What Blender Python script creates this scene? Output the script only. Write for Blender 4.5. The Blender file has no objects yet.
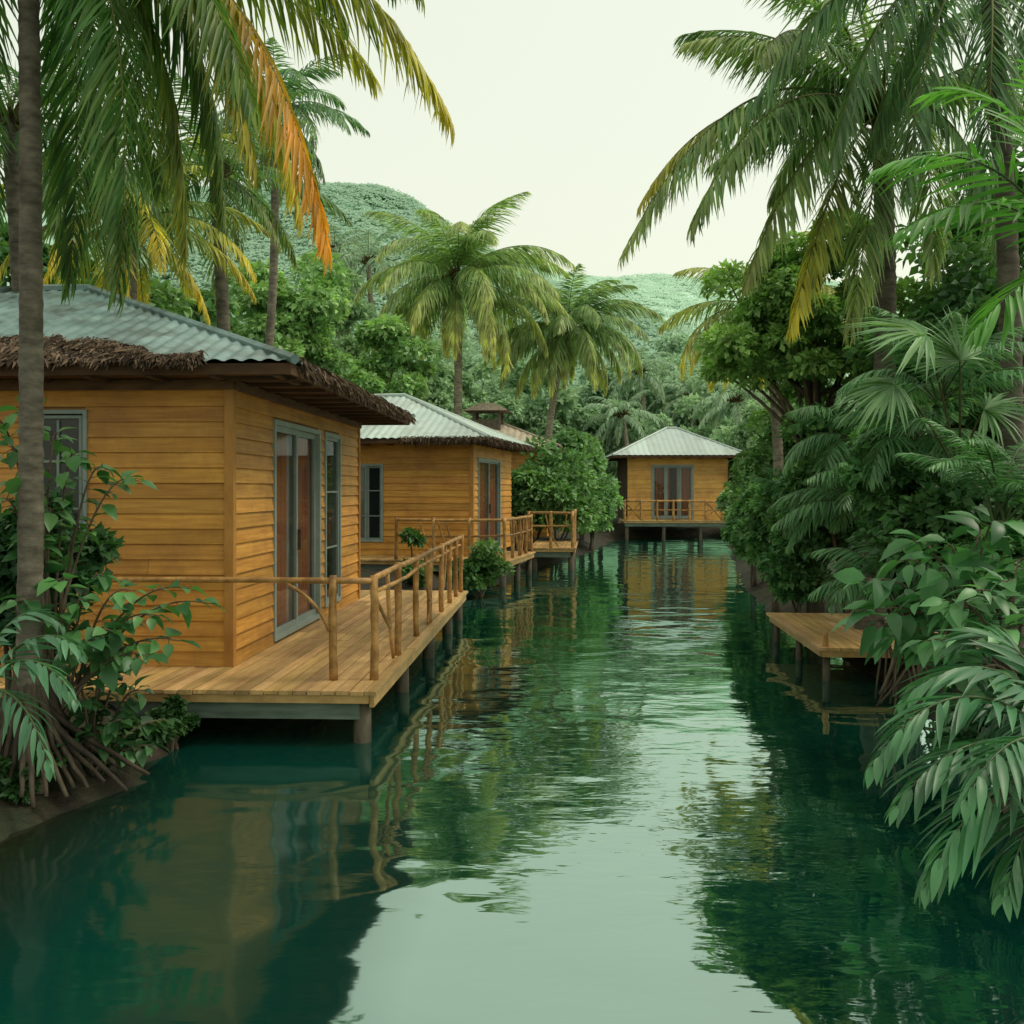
import bpy, math, random
import numpy as np
from mathutils import Vector, noise
rng=np.random.default_rng(7); random.seed(7)
SC=bpy.context.scene; COL=SC.collection
F=1000.0; CH=2.2; HY=490.0
def at(px,py,Y): return np.array([(px-512)*Y/F, Y, CH-(py-HY)*Y/F])
def nz(v):
    v=np.asarray(v,float); l=np.linalg.norm(v,axis=-1,keepdims=True); l[l<1e-9]=1; return v/l
UP=np.array([0,0,1.0])
# ---------------------------------------------------------------- mesh builder
class MB:
    def __init__(s): s.V=[];s.F=[];s.C=[];s.n=0
    def add(s,V,Fa,c=1.0):
        V=np.asarray(V,float).reshape(-1,3)
        cc=np.ones((len(V),4)); c=np.asarray(c,float)
        if c.ndim==0: cc[:,:3]=c
        else: cc[:,:3]=c
        for f in (Fa if isinstance(Fa,tuple) else (Fa,)):
            s.F.append(np.asarray(f,int)+s.n)
        s.V.append(V); s.C.append(cc); s.n+=len(V)
    def hexa(s,P,c=1.0):
        s.add(P,np.array([[0,3,2,1],[4,5,6,7],[0,1,5,4],[1,2,6,5],[2,3,7,6],[3,0,4,7]]),c)
    def box(s,x0,x1,y0,y1,z0,z1,c=1.0):
        if x0>x1:x0,x1=x1,x0
        if y0>y1:y0,y1=y1,y0
        s.hexa([(x0,y0,z0),(x1,y0,z0),(x1,y1,z0),(x0,y1,z0),(x0,y0,z1),(x1,y0,z1),(x1,y1,z1),(x0,y1,z1)],c)
    def tube(s,P,R,n=8,c=1.0,cap=True):
        P=np.asarray(P,float); m=len(P); R=np.broadcast_to(np.asarray(R,float),(m,))
        T=nz(np.gradient(P,axis=0)); a=np.array([1,0,0.]) if abs(T[0][0])<.8 else np.array([0,1,0.])
        U=nz(np.cross(T,a)); W=np.cross(T,U)
        th=np.arange(n)*2*math.pi/n
        V=P[:,None,:]+R[:,None,None]*(np.cos(th)[None,:,None]*U[:,None,:]+np.sin(th)[None,:,None]*W[:,None,:])
        i=np.arange(m-1)[:,None]*n; j=np.arange(n)[None,:]; k=(j+1)%n
        Fq=np.stack([i+j,i+k,i+n+k,i+n+j],-1).reshape(-1,4)
        fs=[Fq]
        if cap: fs+= [np.arange(n)[::-1][None,:], (np.arange(n)+(m-1)*n)[None,:]]
        cc=c
        if np.ndim(c)==2: cc=np.repeat(np.asarray(c),n,axis=0)
        s.add(V.reshape(-1,3),tuple(fs),cc)
    def mesh(s,name,mat,off=None,smooth=False):
        V=np.concatenate(s.V); 
        if off is not None: V=V-np.asarray(off)
        me=bpy.data.meshes.new(name)
        loops=np.concatenate([f.ravel() for f in s.F]); tot=np.concatenate([np.full(len(f),f.shape[1]) for f in s.F])
        st=np.concatenate([[0],np.cumsum(tot)[:-1]])
        me.vertices.add(len(V)); me.vertices.foreach_set('co',V.ravel().astype(np.float32))
        me.loops.add(len(loops)); me.loops.foreach_set('vertex_index',loops.astype(np.int32))
        me.polygons.add(len(tot)); me.polygons.foreach_set('loop_start',st.astype(np.int32)); me.polygons.foreach_set('loop_total',tot.astype(np.int32))
        me.update(calc_edges=True)
        at_=me.color_attributes.new('Col','FLOAT_COLOR','POINT'); at_.data.foreach_set('color',np.concatenate(s.C).ravel().astype(np.float32))
        me.materials.append(mat)
        me.polygons.foreach_set('use_smooth',np.full(len(tot),bool(smooth)))
        me.validate()
        return me
LEAFY=set()
def obj(name,mb,mat,parent=None,off=None,smooth=False):
    if off is None and parent is not None and 'off' in OFF.get(parent.name,{}): off=OFF[parent.name]['off']
    o=bpy.data.objects.new(name,mb.mesh(name,mat,off,smooth or mat.name in LEAFY)); COL.objects.link(o); o.parent=parent
    if parent is not None: OFF[o.name]=OFF.get(parent.name,{})
    return o
OFF={}
def tag(o,label=None,cat=None,group=None,kind=None):
    if label:o['label']=label
    if cat:o['category']=cat
    if group:o['group']=group
    if kind:o['kind']=kind
    return o
def thing(name,label,cat,loc,rotz=0,group=None,world=True):
    o=bpy.data.objects.new(name,None); COL.objects.link(o); o.empty_display_size=.2
    o.location=tuple(float(v) for v in loc); o.rotation_euler=(0,0,rotz); tag(o,label,cat,group)
    OFF[o.name]={'off':np.array(loc,float)} if world else {}
    return o
# ---------------------------------------------------------------- materials
def newmat(name):
    m=bpy.data.materials.new(name); m.use_nodes=True; nt=m.node_tree; nt.nodes.clear()
    return m,nt,nt.nodes,nt.links
def N(ns,t,**k):
    n=ns.new(t)
    for a,b in k.items(): setattr(n,a,b)
    return n
def foliage(name,rough=.45,trans=.3,spec=.4,tcol=(1.3,1.5,.6),lo=.78,hi=1.25):
    m,nt,ns,L=newmat(name); LEAFY.add(name)
    a=N(ns,'ShaderNodeAttribute',attribute_name='Col')
    tc=N(ns,'ShaderNodeTexCoord'); no=N(ns,'ShaderNodeTexNoise'); no.inputs['Scale'].default_value=3; no.inputs['Detail'].default_value=0
    L.new(tc.outputs['Object'],no.inputs['Vector'])
    r=N(ns,'ShaderNodeMapRange'); r.inputs[1].default_value=.3; r.inputs[2].default_value=.7; r.inputs[3].default_value=lo; r.inputs[4].default_value=hi
    L.new(no.outputs[0],r.inputs[0])
    mu=N(ns,'ShaderNodeVectorMath',operation='SCALE'); L.new(a.outputs['Color'],mu.inputs[0]); L.new(r.outputs[0],mu.inputs['Scale'])
    b=N(ns,'ShaderNodeBsdfPrincipled'); b.inputs['Roughness'].default_value=rough; b.inputs['Specular IOR Level'].default_value=spec
    L.new(mu.outputs[0],b.inputs['Base Color'])
    o=N(ns,'ShaderNodeOutputMaterial')
    if trans>0:
        t=N(ns,'ShaderNodeBsdfTranslucent'); m2=N(ns,'ShaderNodeVectorMath',operation='MULTIPLY'); m2.inputs[1].default_value=tcol
        L.new(mu.outputs[0],m2.inputs[0]); L.new(m2.outputs[0],t.inputs['Color'])
        mx=N(ns,'ShaderNodeMixShader'); mx.inputs[0].default_value=trans; L.new(b.outputs[0],mx.inputs[1]); L.new(t.outputs[0],mx.inputs[2])
        L.new(mx.outputs[0],o.inputs[0])
    else: L.new(b.outputs[0],o.inputs[0])
    return m
def solid(name,c1,c2,scale=(4,4,4),rough=.7,bump=.2,detail=6,spec=.3,dirt=None,bd=.01,metal=0,usecol=True):
    m,nt,ns,L=newmat(name)
    tc=N(ns,'ShaderNodeTexCoord'); mp=N(ns,'ShaderNodeMapping'); mp.inputs['Scale'].default_value=scale; L.new(tc.outputs['Object'],mp.inputs[0])
    no=N(ns,'ShaderNodeTexNoise'); no.inputs['Scale'].default_value=1; no.inputs['Detail'].default_value=detail; no.inputs['Roughness'].default_value=.62; L.new(mp.outputs[0],no.inputs['Vector'])
    cr=N(ns,'ShaderNodeValToRGB'); cr.color_ramp.elements[0].position=.32; cr.color_ramp.elements[1].position=.68
    cr.color_ramp.elements[0].color=(*c1,1); cr.color_ramp.elements[1].color=(*c2,1); L.new(no.outputs[0],cr.inputs[0])
    out=cr.outputs[0]
    if dirt:
        n2=N(ns,'ShaderNodeTexNoise'); n2.inputs['Scale'].default_value=dirt[1]; n2.inputs['Detail'].default_value=8; n2.inputs['Roughness'].default_value=.7; L.new(tc.outputs['Object'],n2.inputs['Vector'])
        rr=N(ns,'ShaderNodeMapRange'); rr.inputs[1].default_value=.46; rr.inputs[2].default_value=.68; rr.inputs[4].default_value=dirt[2]; L.new(n2.outputs[0],rr.inputs[0])
        mm=N(ns,'ShaderNodeMix',data_type='RGBA'); L.new(rr.outputs[0],mm.inputs[0]); L.new(out,mm.inputs[6]); mm.inputs[7].default_value=(*dirt[0],1); out=mm.outputs[2]
    if usecol:
        a=N(ns,'ShaderNodeAttribute',attribute_name='Col'); mu=N(ns,'ShaderNodeVectorMath',operation='MULTIPLY'); L.new(a.outputs['Color'],mu.inputs[0]); L.new(out,mu.inputs[1]); out=mu.outputs[0]
    b=N(ns,'ShaderNodeBsdfPrincipled'); b.inputs['Roughness'].default_value=rough; b.inputs['Specular IOR Level'].default_value=spec; b.inputs['Metallic'].default_value=metal
    L.new(out,b.inputs['Base Color'])
    bp=N(ns,'ShaderNodeBump'); bp.inputs['Strength'].default_value=bump; bp.inputs['Distance'].default_value=bd; L.new(no.outputs[0],bp.inputs['Height']); L.new(bp.outputs[0],b.inputs['Normal'])
    o=N(ns,'ShaderNodeOutputMaterial'); L.new(b.outputs[0],o.inputs[0]); return m
M={}
M['leaf']=foliage('leaf_green',.5,.26,.3); M['palm']=foliage('palm_leaf',.45,.38,.35)
M['glossleaf']=foliage('glossy_leaf',.40,.28,.4,(1.1,1.4,.7))
M['far']=foliage('far_leaf',.9,.35,.02,(1.05,1.1,.9),.95,1.05)
M['siding']=solid('siding_wood',(.42,.185,.028),(.66,.34,.065),(1.3,1.3,26),.5,.25,dirt=((.25,.11,.026),1.3,.6))
M['trim']=solid('trim_wood',(.30,.13,.025),(.50,.25,.06),(6,6,2),.55,.2)
M['dark']=solid('dark_wood',(.05,.026,.012),(.12,.06,.025),(3,3,12),.7,.3)
M['deck']=solid('deck_wood',(.42,.25,.09),(.70,.46,.20),(16,1.2,3),.55,.3,dirt=((.24,.15,.065),.9,.65))
M['deckx']=solid('deck_edge_wood',(.34,.20,.07),(.55,.35,.14),(5,5,5),.6,.3)
M['log']=solid('log_wood',(.24,.115,.03),(.56,.32,.11),(7,7,7),.5,.35,dirt=((.12,.06,.02),5,.7))
M['beam']=solid('weathered_beam',(.07,.10,.075),(.16,.20,.16),(2,2,14),.75,.3)
M['pile']=solid('wet_pile',(.035,.03,.02),(.11,.09,.06),(8,8,3),.6,.4)
M['roof']=solid('metal_roof',(.10,.185,.18),(.24,.35,.335),(1.1,3.5,1.5),.38,.1,dirt=((.05,.06,.045),1.7,.95),spec=.5)
M['roof2']=solid('pale_metal_roof',(.36,.46,.43),(.52,.61,.56),(1,1,1),.45,.1,dirt=((.19,.24,.21),1.0,.75),spec=.5)
M['tile']=solid('tan_tile_roof',(.34,.29,.22),(.50,.44,.35),(6,1,6),.7,.4,dirt=((.2,.19,.15),1,.6))
M['thatch']=solid('thatch',(.6,.6,.6),(1.2,1.2,1.2),(9,9,9),.9,.3)
M['turret']=solid('weathered_turret_wood',(.12,.10,.075),(.24,.2,.15),(6,6,6),.8,.4)
M['frame']=solid('door_frame_paint',(.19,.25,.23),(.28,.34,.31),(3,3,3),.45,.05)
M['curtain']=solid('orange_curtain',(.42,.12,.035),(.58,.20,.06),(9,9,.6),.85,.1)
M['white']=solid('white_curtain',(.5,.52,.47),(.65,.66,.6),(9,9,.6),.85,.1)
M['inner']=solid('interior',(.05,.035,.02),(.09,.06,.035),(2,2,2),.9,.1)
M['trunk']=solid('palm_trunk',(.09,.075,.055),(.27,.24,.18),(6,6,16),.85,.5,dirt=((.045,.05,.03),2.5,.6),bd=.02)
M['bark']=solid('bark',(.05,.038,.025),(.16,.125,.085),(9,9,3),.85,.5,bd=.02)
M['earth']=solid('earth',(.010,.009,.005),(.038,.028,.016),(3.5,3.5,3.5),.7,1.0,bd=.08,dirt=((.016,.03,.010),1.6,.85),usecol=False)
M['hill']=solid('hazed_hill_ground',(.32,.50,.385),(.35,.53,.41),(.1,.1,.1),.95,.1,spec=.02,usecol=False)  # pale tone is distance haze put into the base colour
def glass():
    m,nt,ns,L=newmat('window_glass'); b=N(ns,'ShaderNodeBsdfPrincipled'); b.inputs['Base Color'].default_value=(.03,.045,.045,1); b.inputs['Roughness'].default_value=.03; b.inputs['Alpha'].default_value=.3; b.inputs['Specular IOR Level'].default_value=.9
    o=N(ns,'ShaderNodeOutputMaterial'); L.new(b.outputs[0],o.inputs[0]); return m
M['glass']=glass()
def water():
    m,nt,ns,L=newmat('canal_water'); tc=N(ns,'ShaderNodeTexCoord')
    def nse(sc,scale,det,dist,rough=.5):
        mp=N(ns,'ShaderNodeMapping'); mp.inputs['Scale'].default_value=sc; L.new(tc.outputs['Object'],mp.inputs[0])
        n=N(ns,'ShaderNodeTexNoise'); n.inputs['Scale'].default_value=scale; n.inputs['Detail'].default_value=det; n.inputs['Distortion'].default_value=dist; n.inputs['Roughness'].default_value=rough; L.new(mp.outputs[0],n.inputs['Vector']); return n
    def mth(op,a,b=None):
        q=N(ns,'ShaderNodeMath',operation=op); 
        for i,v in enumerate((a,b)):
            if v is None: continue
            if isinstance(v,(int,float)): q.inputs[i].default_value=v
            else: L.new(v,q.inputs[i])
        return q.outputs[0]
    def mr_(v,a,b,c=0.,d=1.):
        q=N(ns,'ShaderNodeMapRange'); q.inputs[1].default_value=a; q.inputs[2].default_value=b; q.inputs[3].default_value=c; q.inputs[4].default_value=d; L.new(v,q.inputs[0]); return q.outputs[0]
    sx=N(ns,'ShaderNodeSeparateXYZ'); L.new(tc.outputs['Object'],sx.inputs[0])
    n1=nse((1,1.3,1),.95,1,.6); n2=nse((1,2.4,1),3.4,2,.4,.5); n3=nse((1,.6,1),.35,2,0)
    open_=mth('MULTIPLY',mr_(sx.outputs[0],-1.0,.6),mr_(sx.outputs[0],3.2,1.8))
    patch=mth('ADD',mr_(n3.outputs[0],.45,.65,.02,.09),mth('MULTIPLY',open_,mth('MULTIPLY',mr_(sx.outputs[1],4.5,7,.01,.10),mr_(sx.outputs[1],16,10,.3,1.))))
    s=mth('ADD',mth('MULTIPLY',n1.outputs[0],.75),mth('MULTIPLY',n2.outputs[0],patch))
    bp=N(ns,'ShaderNodeBump'); bp.inputs['Strength'].default_value=1; bp.inputs['Distance'].default_value=.027; L.new(s,bp.inputs['Height'])
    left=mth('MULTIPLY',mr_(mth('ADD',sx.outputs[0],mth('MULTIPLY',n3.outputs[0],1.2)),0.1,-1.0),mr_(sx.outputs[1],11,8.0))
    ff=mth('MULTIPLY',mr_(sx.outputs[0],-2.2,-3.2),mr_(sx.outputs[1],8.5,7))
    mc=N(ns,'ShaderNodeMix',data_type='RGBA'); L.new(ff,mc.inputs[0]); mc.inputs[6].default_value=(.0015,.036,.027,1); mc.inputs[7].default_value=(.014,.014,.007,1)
    d=N(ns,'ShaderNodeBsdfDiffuse'); L.new(mc.outputs[2],d.inputs['Color'])
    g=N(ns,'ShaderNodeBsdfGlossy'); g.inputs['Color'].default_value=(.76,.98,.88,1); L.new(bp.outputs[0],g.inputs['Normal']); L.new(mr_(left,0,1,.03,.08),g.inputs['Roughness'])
    lw=N(ns,'ShaderNodeLayerWeight'); lw.inputs['Blend'].default_value=.5; L.new(bp.outputs[0],lw.inputs['Normal'])
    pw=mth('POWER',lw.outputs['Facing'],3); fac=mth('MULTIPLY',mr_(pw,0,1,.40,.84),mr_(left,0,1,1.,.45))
    mx=N(ns,'ShaderNodeMixShader'); L.new(fac,mx.inputs[0]); L.new(d.outputs[0],mx.inputs[1]); L.new(g.outputs[0],mx.inputs[2])
    o=N(ns,'ShaderNodeOutputMaterial'); L.new(mx.outputs[0],o.inputs[0]); return m
M['water']=water()
# ---------------------------------------------------------------- leaf templates (x, y, droop z, fold z)
def strip_t(st,hw,fold=.0):
    V=[];Fa=[]
    for s,h in zip(st,hw):
        V+=[(s,h,-s*s,fold*h),(s,0,-s*s,0),(s,-h,-s*s,fold*h)]
    for i in range(len(st)-1):
        a=3*i; Fa+=[[a,a+1,a+4,a+3],[a+1,a+2,a+5,a+4]]
    return np.array(V,float),np.array(Fa)
T_STRIP=strip_t([0,.3,.65,1],[.5,1,.8,.06],.5)
T_LEAF=strip_t([0,.12,.35,.6,.82,1],[.03,.55,1,.85,.45,.02],.3)
T_LANCE=strip_t([0,.15,.35,.55,.75,.9,1],[.1,.7,1,.95,.65,.3,.02],.35)
T_DIA=(np.array([(0,0,0,0),(.45,1,-.2,.35),(1,0,-1,0),(.45,-1,-.2,.35)],float),np.array([[0,1,2],[0,2,3]]))
def scatter(mb,T,P,D,Nn,Sx,Sy,Sz,col):
    TV,TF=T; n=len(P); D=nz(D); W=nz(np.cross(Nn,D)); Nn=np.cross(D,W)
    Sx=np.broadcast_to(Sx,(n,));Sy=np.broadcast_to(Sy,(n,));Sz=np.broadcast_to(Sz,(n,))
    V=P[:,None,:]+D[:,None,:]*(TV[:,0][None,:]*Sx[:,None])[...,None]+W[:,None,:]*(TV[:,1][None,:]*Sy[:,None])[...,None]+Nn[:,None,:]*(TV[:,2][None,:]*Sz[:,None]+TV[:,3][None,:]*Sy[:,None])[...,None]
    k=len(TV); Fa=(TF[None]+(np.arange(n)*k)[:,None,None]).reshape(-1,TF.shape[1])
    c=np.repeat(np.broadcast_to(col,(n,3)),k,axis=0)
    mb.add(V.reshape(-1,3),Fa,c)
def bez(A,B,Cc,n=24):
    t=np.linspace(0,1,n)[:,None]; A,B,Cc=map(np.asarray,(A,B,Cc)); return (1-t)**2*A+2*t*(1-t)*B+t*t*Cc
def frond_mb(path,nleaf=55,ll=.6,w=.018,hang=.5,col=(.05,.13,.03),tip=(.2,.22,.04),yel=.2,droop=.3,T=T_STRIP,rr=.02,s0=.14,ang=(25,60),lift=.1,rc=(.16,.17,.05)):
    mb=MB(); path=np.asarray(path); seg=np.linalg.norm(np.diff(path,axis=0),axis=1); cs=np.concatenate([[0],np.cumsum(seg)]); L=cs[-1]; cs/=L
    m=len(path); mb.tube(path,np.linspace(rr,rr*.15,m),5,rc,cap=False)
    dh=path[-1]-path[0]; dh[2]=0
    if np.linalg.norm(dh)<.15*L: dh=path[m//2]-path[0]; dh[2]=0
    if np.linalg.norm(dh)<1e-3: dh=np.array([1,0,0.])
    side=nz(np.cross(nz(dh),UP))
    T_=nz(np.gradient(path,axis=0))
    for sg in (-1,1):
        s=np.linspace(s0,.995,nleaf)+rng.normal(0,.006,nleaf); s=np.clip(s,0,1)
        P=np.stack([np.interp(s,cs,path[:,i]) for i in range(3)],1); tg=nz(np.stack([np.interp(s,cs,T_[:,i]) for i in range(3)],1))
        n=np.cross(side[None],tg); n=np.where((n[:,2:3]<0),-n,n)
        u=(s-s0)/(1-s0)
        a=np.radians(ang[0]+(ang[1]-ang[0])*u**1.3+rng.normal(0,5,nleaf))
        D=side*sg*np.cos(a)[:,None]+tg*np.sin(a)[:,None]+n*lift-UP*(hang*(.7+.6*rng.random(nleaf))*(1-.4*u))[:,None]+rng.normal(0,.06,(nleaf,3))
        D=nz(D); Nn=n*.6+UP*.6+side*sg*.5+rng.normal(0,.25,(nleaf,3))
        l=ll*np.clip(np.minimum(1,.45+u*3.2)*(1-.72*np.maximum(0,(u-.45)/.55)**1.6),.1,1)*(.88+.2*rng.random(nleaf))
        y=np.clip(yel*(.15+1.5*u**1.6)+rng.normal(0,.12,nleaf),0,1)[:,None]
        c=(np.array(col)*(1-y)+np.array(tip)*y)*(.75+.5*rng.random((nleaf,1)))
        scatter(mb,T,P,D,Nn,l,w*(.8+.4*rng.random(nleaf)),l*droop*(.6+.8*rng.random(nleaf)),c)
    return mb
def arc(P0,az,el,L,bend,n=22):
    s=np.linspace(0,1,n); e=np.radians(el-bend*s**1.25); d=np.stack([np.cos(e)*math.cos(az),np.cos(e)*math.sin(az),np.sin(e)],1)
    st=np.zeros((n,3)); st[1:]=np.cumsum((d[1:]+d[:-1])/2*(L/(n-1)),axis=0); return np.asarray(P0)+st
def trunk_mb(base,top,r0,r1,lean=.0,rings=.13,n=12,col=1.0,flare=.5):
    base=np.array(base,float);top=np.array(top,float); L=np.linalg.norm(top-base); m=max(12,int(L/rings)*2); t=np.linspace(0,1,m)
    P=base+(top-base)*t[:,None]; P[:,0]+=lean*np.sin(t*math.pi); P[:,1]+=.3*lean*np.sin(t*math.pi*1.3)
    R=r0+(r1-r0)*t+r0*flare*np.exp(-t*L/.35)+ (np.arange(m)%2)*r0*.07+rng.normal(0,r0*.02,m)
    mb=MB(); mb.tube(P,R,n,col); return mb
def palm(label,base,top,L,n,colr=(.05,.13,.03),tip=(.22,.24,.05),yel=.15,r=.14,nleaf=42,ll=None,w=.028,hero=None,group=None,lean=.15,elr=(78,-38),hang=.45,mat='palm',droop=.35,name='palm_tree',bendr=(55,85),tcol=1.0,ang=(25,60)):
    t=thing(name,label,'palm tree',base,group=group)
    obj('trunk',trunk_mb(base,top,r,r*.72,lean,col=tcol),M['trunk'],t,smooth=True)
    top=np.array(top,float); ll=ll or L*.2
    hb=MB(); k=60; az=rng.random(k)*6.28; D=np.stack([np.cos(az),np.sin(az),rng.uniform(.2,1.6,k)],1)
    scatter(hb,T_STRIP,top+np.array([0,0,-.15])+nz(D)*r*.5,D,rng.normal(0,1,(k,3)),r*3.2,r*.28,r*.5,(.10,.08,.04)); obj('leaf_sheath',hb,M['palm'],t)
    if hero:
        for h in hero:
            P=bez(h[0],h[1],h[2],26); y=h[3] if len(h)>3 else yel; tp=h[4] if len(h)>4 else tip
            obj('frond',frond_mb(P,nleaf,ll,w,hang,colr,tp,y,droop,rr=r*.16,ang=ang),M[mat],t)
    for i in range(n):
        az=i*2.39996+rng.normal(0,.15); f=(i+.5)/n; el=elr[0]+(elr[1]-elr[0])*f**.85+rng.normal(0,7)
        Lf=L*(.8+.28*math.sin(math.pi*min(1,f*1.1)))*rng.uniform(.88,1.08); bend=rng.uniform(*bendr)*(1-.35*max(0,f-.6)/.4)
        P=arc(top,az,el,Lf,bend); yy=yel*(.3+1.6*f**2)
        obj('frond',frond_mb(P,nleaf,ll*Lf/L,w,hang*(.6+.6*f),colr,tip,yy,droop,rr=r*.14,ang=ang),M[mat],t)
    return t
# leaf clouds
def cloud(mb,blobs,per,ls,lw,colA,colB,droop=.25,T=T_DIA,flat=1.0,jit=.5,down=.25):
    for (c,rad) in blobs:
        k=int(per*(.7+.6*rng.random())); u=nz(rng.normal(0,1,(k,3))); u[:,2]=np.where(u[:,2]<-.3,-u[:,2],u[:,2])
        rr=(1-.45*rng.random(k)**1.6)[:,None]; P=np.array(c)+u*np.array(rad)*rr
        D=nz(u*.8+rng.normal(0,jit,(k,3))-UP*down); Nn=u*.5+UP*.7+rng.normal(0,.45,(k,3))
        mixf=np.clip(rng.random()*.8+rng.normal(0,.15,k),0,1)[:,None]; c3=(np.array(colA)*(1-mixf)+np.array(colB)*mixf)*(.75+.5*rng.random((k,1)))
        s=ls*(.65+.7*rng.random(k)); scatter(mb,T,P,D,Nn,s,s*lw,s*droop,c3)
def sub_blobs(c,R,n,r,low=-.5):
    out=[]; c=np.array(c,float);R=np.array(R,float)
    for i in range(n):
        u=nz(rng.normal(0,1,3)); u[2]=max(low,u[2]); f=rng.uniform(.35,1)
        q=r*rng.uniform(.6,1.25); out.append((c+u*R*f,(q,q,q*.75)))
    return out
def tree(label,base,cz,R,nb=26,per=170,ls=.28,colA=(.03,.09,.03),colB=(.09,.2,.06),group=None,r=.12,mat='leaf',name='broadleaf_tree',cat='tree',br=None):
    base=np.array(base,float); c=base+np.array([0,0,cz]); R=np.array(R,float)
    t=thing(name,label,cat,base,group=group)
    mb=MB(); mb.tube([base-[0,0,.2],base+[.05,0,cz*.4],c],[r*1.3,r,r*.5],8)
    bl=sub_blobs(c,R,nb,br or min(R)*.38)
    for b in bl[::3]: 
        s=base+np.array([0,0,cz*rng.uniform(.45,.8)]); mb.tube(bez(s,(s+b[0])/2+[0,0,.2],b[0],6),np.linspace(r*.4,r*.1,6),5)
    obj('trunk',mb,M['bark'],t,smooth=True)
    cb=MB(); cloud(cb,bl,per,ls,.34,colA,colB); obj('crown',cb,M[mat],t)
    return t
def shrub(label,base,R,h,nb=14,per=160,ls=.14,colA=(.02,.07,.025),colB=(.06,.16,.05),group=None,mat='leaf',T=T_DIA,lw=.34,droop=.25,stems=5,cat='shrub',name='shrub',low=-.6,br=None,down=.3):
    base=np.array(base,float); c=base+np.array([0,0,h*.52]); 
    t=thing(name,label,cat,base,group=group)
    Rv=np.array([R[0],R[1],h*.5]); bl=sub_blobs(c,Rv*.85,nb,br or min(Rv)*.42,low)
    mb=MB()
    for i in range(stems):
        b=bl[i%len(bl)][0]; mb.tube(bez(base+[rng.normal(0,.06),rng.normal(0,.06),-.15],(base+b)/2+[0,0,.15*h],b,8),np.linspace(.03,.01,8)*(.6+h*.25),6)
    obj('stem',mb,M['bark'],t,smooth=True)
    cb=MB(); cloud(cb,bl,per,ls,lw,colA,colB,droop,T,down=down); obj('foliage',cb,M[mat],t); return t
def leafy(label,base,tips,ll=.22,lw=.3,per=12,colA=(.03,.10,.03),colB=(.08,.2,.06),name='broadleaf_plant',cat='plant',group=None,droop=.35,mat='glossleaf',start=.35,spread=1.0,sr=.014):
    base=np.array(base,float); t=thing(name,label,cat,base,group=group); sm=MB(); lf=MB()
    for tp in tips:
        tp=np.array(tp,float); m=(base+tp)/2; m[2]=max(m[2],tp[2]-.05)+.12*np.linalg.norm(tp-base)
        P=bez(base+rng.normal(0,.04,3),m,tp,16); sm.tube(P,np.linspace(sr,sr*.3,16),5)
        s=np.linspace(start,1,per); PP=np.stack([np.interp(s,np.linspace(0,1,16),P[:,i]) for i in range(3)],1); tg=nz(np.stack([np.interp(s,np.linspace(0,1,16),nz(np.gradient(P,axis=0))[:,i]) for i in range(3)],1))
        sd=nz(np.cross(tg,UP+rng.normal(0,.3,3))); sg=np.where(np.arange(per)%2==0,1,-1)[:,None]
        D=nz(tg*.6+sd*sg*spread+rng.normal(0,.3,(per,3))-UP*.25); D[-1]=tg[-1]
        pl=ll*.25; PE=PP+D*pl
        for a,b in zip(PP,PE): sm.tube([a,b],[sr*.3,sr*.2],4,cap=False)
        mf=rng.random((per,1)); c=(np.array(colA)*(1-mf)+np.array(colB)*mf)*(.8+.4*rng.random((per,1)))
        l=ll*(.55+.65*rng.random(per)); scatter(lf,T_LEAF,PE,D,UP+rng.normal(0,.35,(per,3)),l,l*lw,l*droop*(.5+rng.random(per)),c)
    obj('stem',sm,M['bark'],t,smooth=True); obj('foliage',lf,M[mat],t,smooth=True); return t
def frond_plant(label,base,fronds,nleaf=16,ll=.3,w=.03,hang=.35,colr=(.04,.12,.05),tip=(.1,.2,.08),yel=.3,droop=.4,T=T_LANCE,name='fern_palm',cat='plant',group=None,rr=.012,mat='glossleaf',s0=.2,ang=(20,60)):
    t=thing(name,label,cat,base,group=group)
    for h in fronds: obj('frond',frond_mb(bez(h[0],h[1],h[2],20),nleaf,ll,w,hang,colr,tip,yel,droop,T,rr,s0,ang,rc=(.07,.12,.04)),M[mat],t)
    return t
def auto_fronds(base,n,L,el=(80,15),bend=(60,100),azr=(0,6.28)):
    out=[]
    for i in range(n):
        az=azr[0]+(azr[1]-azr[0])*((i*.618)%1)+rng.normal(0,.1); P=arc(np.array(base)+rng.normal(0,.04,3)*[1,1,0],az,rng.uniform(*sorted(el)),L*rng.uniform(.75,1.1),rng.uniform(*bend),9)
        out.append((P[0],2*P[4]-.5*(P[0]+P[8]),P[8]))
    return out
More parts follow.
